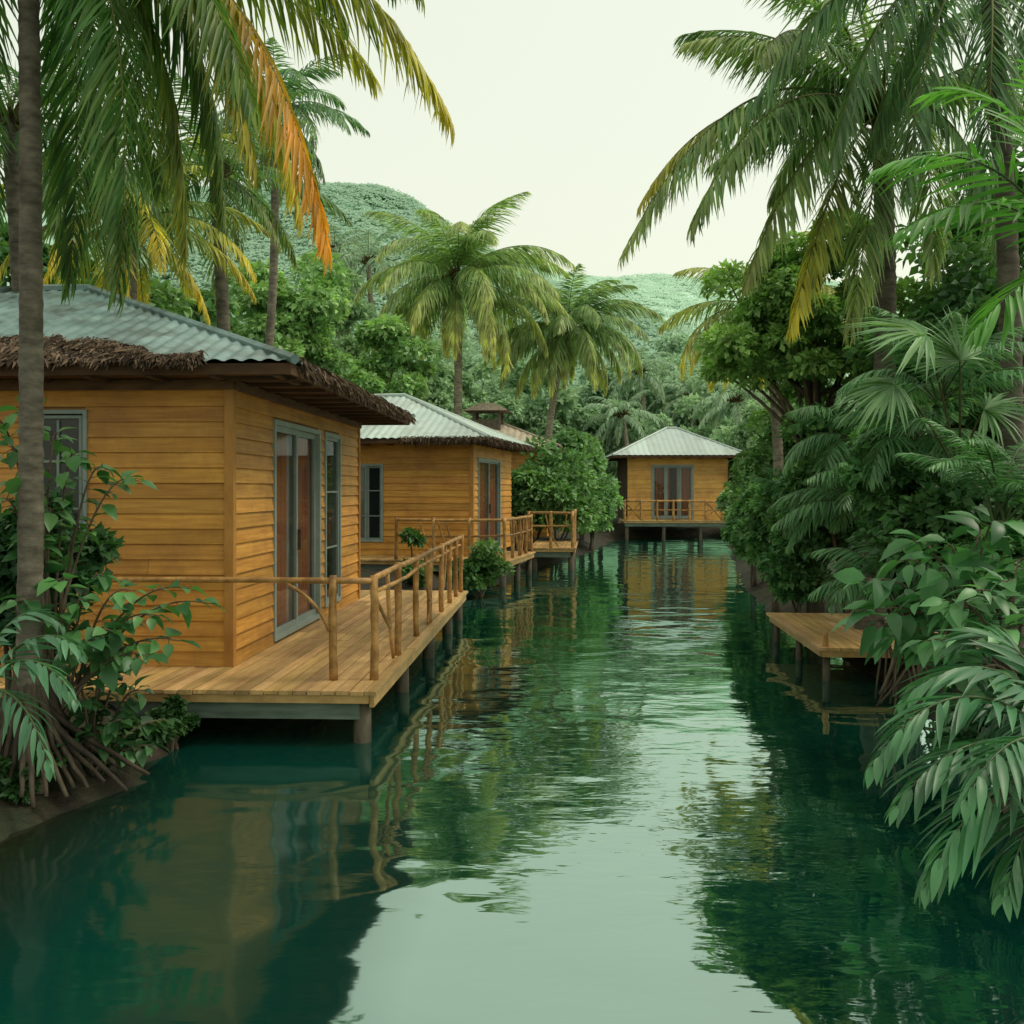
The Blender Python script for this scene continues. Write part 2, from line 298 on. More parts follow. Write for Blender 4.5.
# ---------------------------------------------------------------- setting
YB=[-8,2,5,6.5,7.3,8.2,8.8,10,14,17,19,22,24,27,29.5,33,36,40,43,46,48]
XL=[-5,-4,-3.75,-3.2,-2.85,-2.8,-3.0,-3.4,-3.2,-2.2,-1.2,-1.2,-.8,.2,1.2,2.0,2.9,3.6,4.2,6.5,9.3]
XR=[5,3.3,3.2,3.3,3.5,3.75,3.9,4.1,4.4,4.6,4.8,5.2,5.5,6.1,6.6,7.3,7.9,8.7,10,10,9.3]
def gh(x,y):
    xl=np.interp(y,YB,XL); xr=np.interp(y,YB,XR); d=np.minimum(x-xl,xr-x); d=np.where((y>48),-np.abs(d)-(y-48),d)
    h=np.where(d>0,-np.clip(d*.6,0,.9),np.clip(-d*.5,0,.35)+np.clip((-d-1)*.03,0,1.2))
    return h
def grid(name,xs,ys,zf,mat,**k):
    X,Y=np.meshgrid(xs,ys); Z=zf(X,Y); V=np.stack([X,Y,Z],-1).reshape(-1,3); nx=len(xs); ny=len(ys)
    i=np.arange(ny-1)[:,None]*nx+np.arange(nx-1)[None]; Fq=np.stack([i,i+1,i+nx+1,i+nx],-1).reshape(-1,4)
    mb=MB(); mb.add(V,Fq,1.0); o=obj(name,mb,mat,smooth=True); return o
def wig(X,Y,sc,amp):
    out=np.zeros(X.shape); 
    for idx in np.ndindex(X.shape): out[idx]=noise.noise(Vector((X[idx]*sc,Y[idx]*sc,.3)))*amp
    return out
xs=np.unique(np.concatenate([np.linspace(-400,-20,20),np.arange(-20,-6,.4),np.arange(-6,-1.5,.1),np.arange(-1.4,18,.4),np.linspace(18,400,20)])); ys=np.unique(np.concatenate([[-30,-15],np.arange(-6,5,.4),np.arange(5,10,.1),np.arange(10,52,.4),np.linspace(52,600,25)]))
g=grid('ground',xs,ys,lambda X,Y:gh(X,Y)+wig(X,Y,1.6,.12)+(wig(X,Y,5,.07)+wig(X,Y,13,.03))*(np.abs(X)<20),M['earth']); tag(g,kind='structure')
w=MB(); w.add([(-60,-40,0),(60,-40,0),(60,60,0),(-60,60,0)],np.array([[0,1,2,3]])); tag(obj('water',w,M['water']),kind='structure')
def hillf(y0,y1,tx,tz,zb,amp):
    def f(X,Y):
        H=np.interp(X,tx,tz); t=np.clip((Y-y0)/(y1-y0),0,1); b=np.where(Y>y1,np.clip(1-(Y-y1)/(y1*.5),0,1),1)
        return zb+(H-zb)*(t*t*(3-2*t)*.35+t*.65)*b+wig(X,Y,9/y1,amp)*t
    return f
pa=np.array([-600,-200,100,250,340,385,420,470,520,600,700,800,1000,1500]); ya=np.array([270,205,194,184,177,184,200,232,253,292,338,380,410,430])
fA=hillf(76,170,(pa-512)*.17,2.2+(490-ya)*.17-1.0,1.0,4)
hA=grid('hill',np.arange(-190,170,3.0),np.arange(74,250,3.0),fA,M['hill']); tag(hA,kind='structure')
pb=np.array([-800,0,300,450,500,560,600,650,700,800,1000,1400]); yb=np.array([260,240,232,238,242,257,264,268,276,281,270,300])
M['hill2']=solid('hazed_far_hill_ground',(.54,.72,.61),(.57,.75,.64),(.05,.05,.05),.95,.05,spec=.02,usecol=False)  # paler again: mist over the ridge painted into its colour
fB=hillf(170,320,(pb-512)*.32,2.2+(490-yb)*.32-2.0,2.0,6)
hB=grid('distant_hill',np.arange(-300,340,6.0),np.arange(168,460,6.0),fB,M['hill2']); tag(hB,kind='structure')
def canopy(name,label,f,pxr,yr,n,size,leaf,cA,cB,k=30,fl=.45):
    mb=MB(); Y=rng.uniform(*yr,n); X=(rng.uniform(*pxr,n)-512)/1000*Y*rng.uniform(.9,1.1); Z=f(X[None],Y[None])[0]
    s=size*(.5+.8*rng.random(n))
    u=nz(rng.normal(0,1,(n,k,3))); u[...,2]=np.abs(u[...,2]); P=np.stack([X,Y,Z],1)[:,None,:]+u*s[:,None,None]*np.array([1,1,fl])
    tint=rng.random((n,1,1)); c=(np.array(cA)*(1-tint)+np.array(cB)*tint)*(.98+.04*rng.random((n,k,1)))
    P=P.reshape(-1,3);u=u.reshape(-1,3); q=len(P)
    nn=u*.25+UP*.8+np.array([0,-.5,0])+rng.normal(0,.05,(q,3)); D=np.cross(nn,rng.normal(0,1,(q,3)))
    scatter(mb,T_DIA,P,D,nn,leaf*(.6+.8*rng.random(q)),leaf*.5,leaf*.06,c.reshape(-1,3))
    return tag(obj(name,mb,M['far']),label,'forest',kind='stuff')
canopy('forest_canopy','hazy green jungle canopy covering the nearer hill',fA,(100,860),(80,122),7000,1.25,.40,(.28,.45,.31),(.35,.53,.37),34,.5)  # haze painted into the leaf colours, no mist volume
canopy('forest_canopy','misty upper jungle canopy near the top of the nearer hill',fA,(60,860),(118,178),8500,1.4,.46,(.35,.52,.40),(.40,.58,.445),34,.42)  # paler upslope, thicker mist painted into the leaf colours
canopy('forest_canopy','pale misty forest covering the far ridge',fB,(300,900),(215,328),7000,1.8,.65,(.54,.72,.61),(.58,.76,.65),26,.38)  # ridge mist is only the very pale leaf colour
# ---------------------------------------------------------------- houses
def wb(mb,ax,fx,a0,a1,t0,t1,z0,z1,c=1.0):
    if ax=='x': mb.box(a0,a1,fx-t1,fx-t0,z0,z1,c)
    else: mb.box(fx+t0,fx+t1,a0,a1,z0,z1,c)
def siding(root,ax,fx,a0,a1,z0,z1,ops,h=.15,tint=(1,1,1)):
    mb=MB()
    ops=sorted(ops); segs=[]; cur=a0
    for o in ops: segs.append((cur,o[0],z0,z1)); segs.append((o[0],o[1],o[3],z1)); segs.append((o[0],o[1],z0,o[2])); cur=o[1]
    segs.append((cur,a1,z0,z1))
    for s in segs:
        if s[1]-s[0]>.01 and s[3]-s[2]>.01: wb(mb,ax,fx,s[0],s[1],-.12,0,s[2],s[3],.5)
    z=z0; 
    while z<z1-.02:
        zt=min(z+h,z1); zm=(z+zt)/2; cur=a0; sp=[]
        for o in ops:
            if o[2]<zm<o[3]: sp.append((cur,o[0])); cur=o[1]
        sp.append((cur,a1))
        for (p,q) in sp:
            if q-p<.02: continue
            cuts=[p]
            while q-cuts[-1]>3.2: cuts.append(cuts[-1]+rng.uniform(1.6,2.8))
            cuts.append(q)
            for u,v in zip(cuts[:-1],cuts[1:]):
                c=rng.uniform(.80,1.12)*np.array([1,rng.uniform(.95,1.04),rng.uniform(.88,1.08)])*np.array(tint); tb,tt=.030+rng.uniform(0,.004),.008
                v2=v-.004; za=z+.001; zb=zt+.001
                if ax=='x': P=[(u,fx-tb,za),(v2,fx-tb,za),(v2,fx-.001,za),(u,fx-.001,za),(u,fx-tt,zb),(v2,fx-tt,zb),(v2,fx-.001,zb),(u,fx-.001,zb)]
                else: P=[(fx+.001,u,za),(fx+tb,u,za),(fx+tb,v2,za),(fx+.001,v2,za),(fx+.001,u,zb),(fx+tt,u,zb),(fx+tt,v2,zb),(fx+.001,v2,zb)]
                mb.hexa(P,c)
        z+=h
    return obj('wall',mb,M['siding'],root)
def frame_rect(mb,ax,fx,a0,a1,z0,z1,w,t0,t1,c=1.0,bottom=True):
    wb(mb,ax,fx,a0,a0+w,t0,t1,z0,z1,c); wb(mb,ax,fx,a1-w,a1,t0,t1,z0,z1,c)
    wb(mb,ax,fx,a0+w,a1-w,t0,t1,z1-w,z1,c)
    if bottom: wb(mb,ax,fx,a0+w,a1-w,t0,t1,z0,z0+w,c)
def curtain(root,ax,fx,a0,a1,z0,z1,mat,dep=-.09,amp=.02,fr=45):
    mb=MB(); n=max(8,int((a1-a0)/.03)); a=np.linspace(a0,a1,n); off=dep+amp*np.sin(a*fr)
    V=[];
    for z in (z0,z1):
        for q,o in zip(a,off): V.append((q,fx-o,z) if ax=='x' else (fx+o,q,z))
    i=np.arange(n-1); mb.add(V,np.stack([i,i+1,i+1+n,i+n],1)); return obj('curtain',mb,M[mat],root,smooth=True)
def glazed(root,name,ax,fx,a0,a1,z0,z1,panels,muntin=None,fw=.045,matf='frame',handle=False,ow=.055):
    fr=MB(); frame_rect(fr,ax,fx,a0-.03,a1+.03,z0-.02,z1+.04,ow,-.08,.045); o=obj(name,fr,M[matf],root)
    pw=(a1-a0-.05)/panels
    for i in range(panels):
        p0=a0+.025+i*pw; p1=p0+pw; dt=-.03 if i%2 else 0.0
        s=MB(); frame_rect(s,ax,fx,p0+.003,p1-.003,z0+.035,z1-.015,fw,-.03+dt,.02+dt,.9)
        if muntin:
            for q in range(1,muntin[0]): a=p0+(p1-p0)*q/muntin[0]; wb(s,ax,fx,a-.012,a+.012,-.02+dt,.012+dt,z0+.08,z1-.06,.9)
            for q in range(1,muntin[1]): z=z0+(z1-z0)*q/muntin[1]; wb(s,ax,fx,p0+.03,p1-.03,-.022+dt,.01+dt,z-.012,z+.012,.9)
        obj('sash',s,M[matf],o)
        g=MB(); wb(g,ax,fx,p0+.035,p1-.035,-.012+dt,-.006+dt,z0+.07,z1-.05); obj('pane',g,M['glass'],o)
    if handle:
        h=MB(); a=a0+.05+pw; wb(h,ax,fx,a-.05,a-.025,.022,.06,z0+.95,z0+1.2); obj('handle',h,M['dark'],o)
    return o
def hip_roof(root,x0,x1,y0,y1,ze,rise,mat,pitch=.17,amp=.02,soffit=True,fdepth=.09):
    d=(y1-y0)/2 if (y1-y0)<=(x1-x0) else (x1-x0)/2
    mb=MB()
    def slope(org,ud,vd,Lu,kind):
        org=np.array(org,float);ud=np.array(ud,float);vd=np.array(vd,float); nst=int(Lu/pitch*6); us=np.linspace(0,Lu,nst)
        vm=np.minimum(1,np.minimum(us/d,(Lu-us)/d)); ph=(us/pitch)%1; hh=amp*(.5+.5*np.cos(ph*2*math.pi))**.6
        rows=7; V=[]
        for r in range(rows):
            f=vm*r/(rows-1); V.append(org+ud*us[:,None]+vd*(f*d)[:,None]+UP*(f*rise+hh*np.minimum(1,vm*30)+.02)[:,None])
        V=np.concatenate(V); i=(np.arange(rows-1)[:,None]*nst+np.arange(nst-1)[None]).ravel(); sh=np.repeat(rng.uniform(.78,1.15,int(Lu/.85)+2),int(.85/pitch*6))[:nst]
        if len(sh)<nst: sh=np.pad(sh,(0,nst-len(sh)),constant_values=1)
        mb.add(V,np.stack([i,i+1,i+nst+1,i+nst],1),np.tile(sh,rows)[:,None]*np.ones((1,3)))
    W=x1-x0;D=y1-y0
    slope((x0,y0,ze),(1,0,0),(0,1,0),W,0); slope((x1,y0,ze),(0,1,0),(-1,0,0),D,1); slope((x1,y1,ze),(-1,0,0),(0,-1,0),W,0); slope((x0,y1,ze),(0,-1,0),(1,0,0),D,1)
    ro=obj('roof',mb,mat,root,smooth=True)
    rc=MB(); A=np.array([x0+d,y0+d,ze+rise+.05]);B=np.array([x1-d,y1-d,ze+rise+.05])
    for c0,pk in (((x0,y0),A),((x1,y0),np.array([B[0],A[1],A[2]])),((x1,y1),B),((x0,y1),np.array([A[0],B[1],A[2]]))):
        p=np.array([c0[0],c0[1],ze+.04]); rc.tube([p,pk],[.05,.05],6,.95)
    if np.linalg.norm(B-A)>.01: rc.tube([A,B],[.055,.055],6,.95)
    obj('ridge_cap',rc,mat,ro)
    fa=MB(); i=.05; z1=ze+.012; z0=ze-fdepth
    fa.box(x0+i,x1-i,y0+i,y0+i+.03,z0,z1); fa.box(x0+i,x1-i,y1-i-.03,y1-i,z0,z1); fa.box(x1-i-.03,x1-i,y0+i+.03,y1-i-.03,z0,z1); fa.box(x0+i,x0+i+.03,y0+i+.03,y1-i-.03,z0,z1)
    obj('fascia',fa,M['dark'],ro)
    so=MB(); so.box(x0+i+.03,x1-i-.03,y0+i+.03,y1-i-.03,ze-.07,ze-.04,1.1)
    q=x0+.4
    while q<x1-.2: so.box(q-.03,q+.03,y0+.09,y0+.85,ze-.11,ze-.071,.9); q+=.6
    q=y0+.4
    while q<y1-.2: so.box(x1-.95,x1-.09,q-.03,q+.03,ze-.11,ze-.071,.9); q+=.6
    obj('soffit',so,M['dark'],ro)
    return ro
def thatch(ro,P,D,Nn,l=.28):
    k=len(P); mb=MB(); m=rng.random((k,1))**1.5; c=np.array([.04,.026,.016])*(1-m)+np.array([.22,.155,.10])*m
    s=l*(.5+.8*rng.random(k)); scatter(mb,T_STRIP,P,D,Nn,s,.008+.007*rng.random(k),s*.3,c); return obj('thatch_fringe',mb,M['thatch'],ro)
def log(mb,A,B,r=.035,bend=.012,c=None):
    A=np.array(A,float);B=np.array(B,float); n=9; t=np.linspace(0,1,n); P=A+(B-A)*t[:,None]
    off=rng.normal(0,bend,3); P+=np.sin(t*math.pi)[:,None]*off+rng.normal(0,bend*.2,(n,3)); mb.tube(P,r*(1+rng.normal(0,.06,n)),8,c if c is not None else rng.uniform(.75,1.25))
def railing(root,pts,h,z,post_at,rr=.034,pr=.042,braces=0,second=.14,balus=0):
    pts=[np.array(p,float) for p in pts]
    for a,b in zip(pts[:-1],pts[1:]):
        L=np.linalg.norm(b-a); n=max(1,round(L/2.6))
        for i in range(n):
            p=a+(b-a)*i/n; q=a+(b-a)*(i+1)/n
            mb=MB(); log(mb,(*p,z+h+rng.normal(0,.005)),(*q,z+h+rng.normal(0,.005)),rr); obj('rail',mb,M['log'],root,smooth=True)
            if second: mb=MB(); log(mb,(*p,z+h-second),(*q,z+h-second),rr*.7); obj('rail',mb,M['log'],root,smooth=True)
    for p in post_at:
        mb=MB(); log(mb,(p[0],p[1],z-.02),(p[0]+rng.normal(0,.008),p[1],z+h+.05),pr,.008); obj('railing_post',mb,M['log'],root,smooth=True)
    for br in range(braces):
        i=rng.integers(0,len(pts)-1); a,b=pts[i],pts[i+1]; u=rng.uniform(.05,.9); L=np.linalg.norm(b-a); p=a+(b-a)*u; q=p+(b-a)/L*rng.uniform(.25,.5)*(1 if u<.5 else -1)
        mb=MB(); P=bez((*p,z+h-.02),(*(p*.8+q*.2),z+h*.45),(*q,z+rng.choice([.02,.3])),9); mb.tube(P,np.linspace(.024,.018,9),6,rng.uniform(.7,1.2)); obj('brace',mb,M['log'],root,smooth=True)
def deck(label,loc,rotz,x0,x1,y0,y1,z,posts,group=None,bz=.26,pr=.08):
    t=thing('wooden_deck',label,'deck',(loc[0],loc[1],0),rotz,group,world=False)
    mb=MB(); pw=.125
    q=x0
    while q<x1-.01:
        e=min(q+pw-.009,x1); cut=y0; 
        while cut<y1-.01:
            nx=min(y1,cut+rng.uniform(2.2,4.0)); 
            if y1-nx<.6: nx=y1
            mb.box(q,e,cut+.002+(rng.uniform(-.015,.015) if cut==y0 else 0),nx-.004,z-.035+rng.uniform(-.003,.003),z+rng.uniform(-.003,.003),rng.uniform(.66,1.12)*np.array([1,rng.uniform(.95,1.04),rng.uniform(.88,1.08)])); cut=nx
        q+=pw
    obj('deck_floor',mb,M['deck'],t)
    e=MB(); e.box(x1-.07,x1-.03,y0+.07,y1-.07,z-.15,z-.04,rng.uniform(.8,1)); obj('edge_board',e,M['deckx'],t)
    e=MB(); e.box(x0+.05,x1-.072,y0+.03,y0+.065,z-.11,z-.04); obj('edge_board',e,M['deckx'],t)
    b=MB(); b.box(x0+.1,x1-.16,y0+.09,y0+.24,z-bz,z-.045); obj('beam',b,M['beam'],t)
    b=MB(); b.box(x1-.30,x1-.18,y0+.25,y1-.2,z-bz+.02,z-.045); obj('beam',b,M['beam'],t)
    if x1-x0>2.5: b=MB(); b.box(x0+.4,x0+.52,y0+.25,y1-.2,z-bz+.02,z-.045); obj('beam',b,M['beam'],t)
    for p in posts:
        m_=MB(); m_.tube([(p[0],p[1],-.9),(p[0],p[1],0),(p[0],p[1],z-.05)],[pr*1.05,pr,pr*.95],9); obj('support_post',m_,M['pile'],t,smooth=True)
    return t
def bx1(name,root,mat,*a): m=MB(); m.box(*a); return obj(name,m,M[mat],root)
R1=-math.atan(.048); H1=(-2.76,9.8,0)
h1=thing('bungalow','large orange timber bungalow nearest the camera with corrugated roof and thatch fringe','house',H1,R1,world=False)
siding(h1,'x',0,-6.2,0,.47,3.30,[(-2.0,-1.45,1.55,2.95)]); siding(h1,'y',0,0,6.1,.47,3.30,[(1.42,3.5,.52,2.95),(3.85,4.75,.62,2.95)])
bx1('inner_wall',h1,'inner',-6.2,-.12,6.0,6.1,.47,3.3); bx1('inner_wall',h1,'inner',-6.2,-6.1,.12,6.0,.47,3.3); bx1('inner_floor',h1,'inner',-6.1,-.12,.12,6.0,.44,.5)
bx1('corner_trim',h1,'trim',-.045,.045,-.045,.045,.45,3.28); bx1('corner_trim',h1,'trim',-.02,.045,6.09,6.17,.45,3.28)
bx1('top_beam',h1,'dark',-6.2,.05,-.07,-.036,3.18,3.27,1.5); bx1('top_beam',h1,'dark',.036,.07,-.02,6.15,3.18,3.27,1.5)
glazed(h1,'window','x',0,-2.0,-1.45,1.55,2.95,1,(2,3),ow=.04,fw=.03); glazed(h1,'sliding_door','y',0,1.42,3.5,.52,2.95,2,handle=True,fw=.07); glazed(h1,'window','y',0,3.85,4.75,.62,2.95,1,(1,3))
curtain(h1,'y',0,1.5,2.3,.55,2.9,'curtain'); curtain(h1,'y',0,2.32,2.55,.55,2.9,'white'); curtain(h1,'y',0,2.6,3.45,.55,2.9,'curtain'); curtain(h1,'y',0,3.9,4.25,.65,2.9,'white')
r1=hip_roof(h1,-7.6,.8,-.6,6.8,3.36,1.42,M['roof'],amp=.028)
k=12000; x=rng.uniform(-7,-.1,k); top_=.82+.18*np.sin(x*2.1)+.12*np.sin(x*5.3+1)+.06*np.sin(x*13)-.6*np.clip((x+1.2)/1.1,0,1); v=rng.random(k)*np.maximum(top_,.05)*.95-.03
P=np.stack([x,-.6+v,3.36+v*.384+.03+rng.random(k)*(.06+.03*np.sin(x*7+v*9))],1)
thatch(r1,P,np.stack([rng.normal(0,.55,k),-np.ones(k)*.9,-.38+rng.normal(0,.12,k)],1),UP+rng.normal(0,.5,(k,3)),.13)
k=4200; y=rng.uniform(-.3,6.85,k); P=np.stack([.8-rng.random(k)*.25,y,3.36+.0+rng.random(k)*.10],1); P[:,2]+=.384*(.8-P[:,0])*.6
thatch(r1,P,np.stack([np.ones(k)*.5,rng.normal(0,.5,k),-.7+rng.normal(0,.25,k)],1),UP+rng.normal(0,.6,(k,3)),.13)
d1=deck('long plank deck with rustic log railing around the nearest bungalow',H1,R1,-4.2,1.65,-1.15,7.5,.47,[(1.5,-.98),(1.5,1.2),(1.5,3.4),(1.5,5.6),(1.5,7.2),(-1.0,-.9),(-3.4,-.9)])
railing(d1,[(-4.0,-.75),(1.52,-.62)],.90,.47,[(-3.2,-.75),(1.17,-.64),(1.53,-.6)],second=0,rr=.026,pr=.038)
railing(d1,[(1.53,-.6),(1.54,7.3)],.92,.47,[(1.53,.75),(1.53,2.1),(1.53,3.3),(1.54,4.5),(1.54,5.6),(1.54,6.5),(1.54,7.25)],braces=4,second=.12,rr=.03,pr=.036)
for A,B,Cc in (((.75,-.66,1.34),(1.05,-.7,1.2),(1.13,-.66,.92)),((1.53,-.5,1.2),(1.6,-.3,.95),(1.56,.1,.85))):
    mb=MB(); mb.tube(bez(A,B,Cc,9),.018,6,.8); obj('brace',mb,M['log'],d1,smooth=True)
R2=-math.atan(.2); H2=(-.96,24,0)
h2=thing('bungalow','orange timber bungalow in the middle with pale corrugated roof behind the first one','house',H2,R2,world=False)
siding(h2,'x',0,-6,0,.6,3.36,[(-3.05,-2.25,.95,2.8)],h=.16); siding(h2,'y',0,0,4.7,.6,3.36,[(.55,3.1,.65,2.95)],h=.16)
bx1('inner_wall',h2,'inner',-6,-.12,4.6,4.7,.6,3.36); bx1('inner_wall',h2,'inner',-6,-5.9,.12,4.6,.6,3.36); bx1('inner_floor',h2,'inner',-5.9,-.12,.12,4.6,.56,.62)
bx1('corner_trim',h2,'trim',-.05,.045,-.045,.05,.58,3.3)
glazed(h2,'window','x',0,-3.05,-2.25,.95,2.8,2,(1,3)); glazed(h2,'sliding_door','y',0,.55,3.1,.65,2.95,2,handle=True)
curtain(h2,'y',0,.65,1.7,.7,2.9,'curtain'); curtain(h2,'y',0,1.9,3.05,.7,2.9,'curtain'); curtain(h2,'x',0,-3.0,-2.7,1,2.75,'white')
r2=hip_roof(h2,-6.6,.55,-.65,5.2,3.40,1.28,M['roof2'],pitch=.2,amp=.028)
k=2600; y=rng.uniform(-.6,5.2,k); P=np.stack([.55-rng.random(k)*.2,y,3.40+rng.random(k)*.08],1)
thatch(r2,P,np.stack([np.ones(k)*.5,rng.normal(0,.5,k),-.8+rng.normal(0,.3,k)],1),UP+rng.normal(0,.6,(k,3)),.16)
k=1500; x=rng.uniform(-1.6,.55,k); P=np.stack([x,-.65+rng.random(k)*.2,3.40+rng.random(k)*.08],1)
thatch(r2,P,np.stack([rng.normal(0,.5,k),-np.ones(k)*.6,-.8+rng.normal(0,.3,k)],1),UP+rng.normal(0,.6,(k,3)),.16)
d2=deck('small plank deck with log railing beside the middle bungalow',H2,R2,-4,1.15,-1.4,2.3,.6,[(1.0,-1.2),(-1.2,-1.2),(-3.2,-1.2),(1.0,.5),(1.0,2.1)])
railing(d2,[(-1.5,-1.25),(1.05,-1.25),(1.05,2.2)],.92,.6,[(-1.5,-1.25),(-.6,-1.25),(.25,-1.25),(1.05,-1.25),(1.05,-.3),(1.05,.6),(1.05,1.4),(1.05,2.2)],braces=6,second=.35,rr=.034,pr=.042)
d3=deck('plank landing deck with log railing just past the middle bungalow',(0.45,27.3,0),-.08,0,1.3,0,4.2,.62,[(1.15,.2),(.15,.2),(1.15,2),(1.15,3.9)],)
railing(d3,[(0,.1),(1.2,.1),(1.2,4.1)],.95,.62,[(0,.1),(.6,.1),(1.2,.1),(1.2,1.1),(1.2,2.1),(1.2,3.1),(1.2,4.1)],braces=5,second=.35,rr=.036,pr=.045)
H3=(-2.4,34.5,0); h3=thing('bungalow','half hidden bungalow with muted tan roof and small weathered turret behind bushes','house',H3,-.1,world=False)
siding(h3,'x',0,0,3.6,.6,3.6,[]); siding(h3,'y',3.6,0,4,.6,3.6,[])
r3=hip_roof(h3,-.5,4.1,-.5,4.2,3.65,.95,M['tile'],pitch=.25,amp=.03)
tm=MB(); 
for (a,b) in ((.95,1.05),(1.85,1.05),(.95,1.95),(1.85,1.95)): tm.box(a-.05,a+.05,b-.05,b+.05,4.2,5.0,.8)
tm.box(.95,1.85,1.05,1.95,4.2,4.7,.8); tt=obj('turret',tm,M['turret'],h3)
tr=MB(); tr.add([(.6,.7,5.0),(2.2,.7,5.0),(2.2,2.3,5.0),(.6,2.3,5.0),(1.15,1.25,5.3),(1.65,1.25,5.3),(1.65,1.75,5.3),(1.15,1.75,5.3)],np.array([[0,3,2,1],[4,5,6,7],[0,1,5,4],[1,2,6,5],[2,3,7,6],[3,0,4,7]]),(.25,.21,.16)); obj('turret_roof',tr,M['thatch'],tt)
# far house
H4=(5.2,45,0); h4=thing('bungalow','small orange bungalow with pale hip roof at the far end of the canal','house',H4,0,world=False)
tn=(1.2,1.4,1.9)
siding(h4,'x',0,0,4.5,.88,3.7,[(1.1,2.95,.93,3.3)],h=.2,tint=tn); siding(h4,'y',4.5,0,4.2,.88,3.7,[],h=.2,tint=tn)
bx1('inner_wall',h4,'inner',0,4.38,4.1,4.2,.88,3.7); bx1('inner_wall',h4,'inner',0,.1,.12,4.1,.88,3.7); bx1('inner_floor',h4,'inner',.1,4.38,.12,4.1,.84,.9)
glazed(h4,'sliding_door','x',0,1.1,2.95,.93,3.3,3,fw=.08,ow=.08); curtain(h4,'x',0,1.2,1.9,.95,3.25,'curtain'); curtain(h4,'x',0,2.2,2.9,.95,3.25,'curtain')
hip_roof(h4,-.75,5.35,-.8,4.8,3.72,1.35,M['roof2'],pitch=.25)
d4=deck('raised far deck with log railing in front of the far bungalow',(4.9,43.3,0),0,-.1,5.1,0,1.7,.88,[(.1,.2),(1.7,.2),(3.3,.2),(4.9,.2)])
railing(d4,[(0,.08),(4.95,.08)],.85,.88,[(q,.08) for q in (0,.7,1.4,2.1,2.8,3.5,4.2,4.95)],second=.4,rr=.045,pr=.055)
for i,(u,v) in enumerate([(0,.7),(3.5,4.2),(4.2,4.9)]):
    for s in (0,1): mb=MB(); log(mb,(u,.08,.9 if s else 1.7),(v,.08,1.7 if s else .9),.03,.01); obj('brace',mb,M['log'],d4,smooth=True)
# right platform
d5=deck('small wooden jetty on posts under the right bank bushes',(3.5,11.4,0),-.07,0,1.8,0,3.3,.40,[(.12,.15),(.12,3.1),(1.6,.15),(.12,1.6)],bz=.12,pr=.045)
bx1('edge_board',d5,'deckx',.03,.07,.07,3.2,.29,.36,.9)
mb=MB(); log(mb,(.1,.1,.37),(.1,.1,.57),.035,.0); obj('mooring_post',mb,M['log'],d5,smooth=True)
# ---------------------------------------------------------------- palms
G=dict(colr=(.065,.17,.045),tip=(.34,.35,.07))
ORG=(.72,.34,.03); YLW=(.64,.52,.07)
def hp(c,lst):
    A=at(*c); out=[]
    for q in lst: out.append((A,at(*q[0]),at(*q[1]))+tuple(q[2:]))
    return out
c1=(28,-105,7.1)
hero1=hp(c1,[((330,-150,7.4),(452,125,7.6),.5,YLW),((260,-110,6.7),(328,250,6.5),.75,ORG),((240,-110,7.2),(300,215,7.5),.65,YLW),((210,-100,7.0),(255,170,7.1),.4,YLW),((210,-70,7.6),(222,215,7.9),.2),((150,-90,6.4),(118,290,6.2),.1),((170,-80,7.2),(185,250,7.6),.3,YLW),((95,-60,7.8),(70,285,8.2),.05),((-90,-120,7),(-60,180,6.8),.1),
 ((230,-260,8),(395,-10,8.6),.2),((120,-80,7.9),(160,190,8.8),.15),((180,-150,6.3),(255,110,5.9),.2),((-60,-60,7.6),(-20,260,8),.15),((100,-220,7),(230,-60,6.2)),((-120,-260,7),(-300,-80,7)),((290,-60,8.2),(375,80,9),.4,YLW),((100,-40,8.4),(100,180,9.2),.1),((250,-160,7.8),(345,20,8),.2),((300,-200,7.2),(420,-10,7.2),.3)])
p1=palm('tall palm with slim grey trunk in front of the nearest bungalow at left',at(28,805,6.95),at(*c1),3,5,hero=hero1,nleaf=105,ll=.62,w=.0125,r=.088,lean=.02,elr=(85,40),hang=.62,tcol=.7,**G)
b0=at(28,770,7.0)
for i in range(30):
    az=rng.uniform(-2.6,1.2); L=rng.uniform(.3,.85); P=bez(b0+[math.cos(az)*.05,math.sin(az)*.05,.45+rng.random()*.35],b0+[math.cos(az)*.17,math.sin(az)*.15,.3],b0+[math.cos(az)*L,math.sin(az)*L*.7,-.08],12); P[:,:2]+=np.cumsum(rng.normal(0,.009,(12,2)),0); rt=MB(); rt.tube(P,np.linspace(.034,.014,12),6,rng.uniform(.35,.7)); obj('root',rt,M['bark'],p1,smooth=True)
def P_(label,px,py,Y,L,n,bx=None,**k):
    tp=at(px,py,Y); bs=at(bx if bx else px,HY,Y); bs[2]=float(gh(np.array(bs[0]),np.array(bs[1]))); return palm(label,bs,tp,L,n,**k)
P_('taller of the two central palms, full round crown behind the middle bungalow',457,278,36,4.5,44,450,colr=(.19,.33,.13),tip=(.68,.66,.28),yel=.6,r=.17,nleaf=80,w=.023,hang=.65,bendr=(65,115),elr=(92,-40),ll=1.05,droop=.4,ang=(35,66),tcol=1.7)
P_('shorter of the two central palms, above the bushes left of the far bungalow',568,330,39,3.8,38,545,colr=(.17,.30,.13),tip=(.58,.59,.25),yel=.5,r=.15,nleaf=70,w=.024,hang=.65,lean=-.3,bendr=(65,115),elr=(92,-35),ll=.95,droop=.4,ang=(35,66),tcol=1.6)
P_('yellowing palm with drooping fronds behind the right bank shrubs',765,310,24,2.9,24,778,colr=(.14,.25,.08),tip=(.68,.60,.15),yel=.8,r=.14,nleaf=65,w=.018,hang=.7,ll=.75,bendr=(65,105))
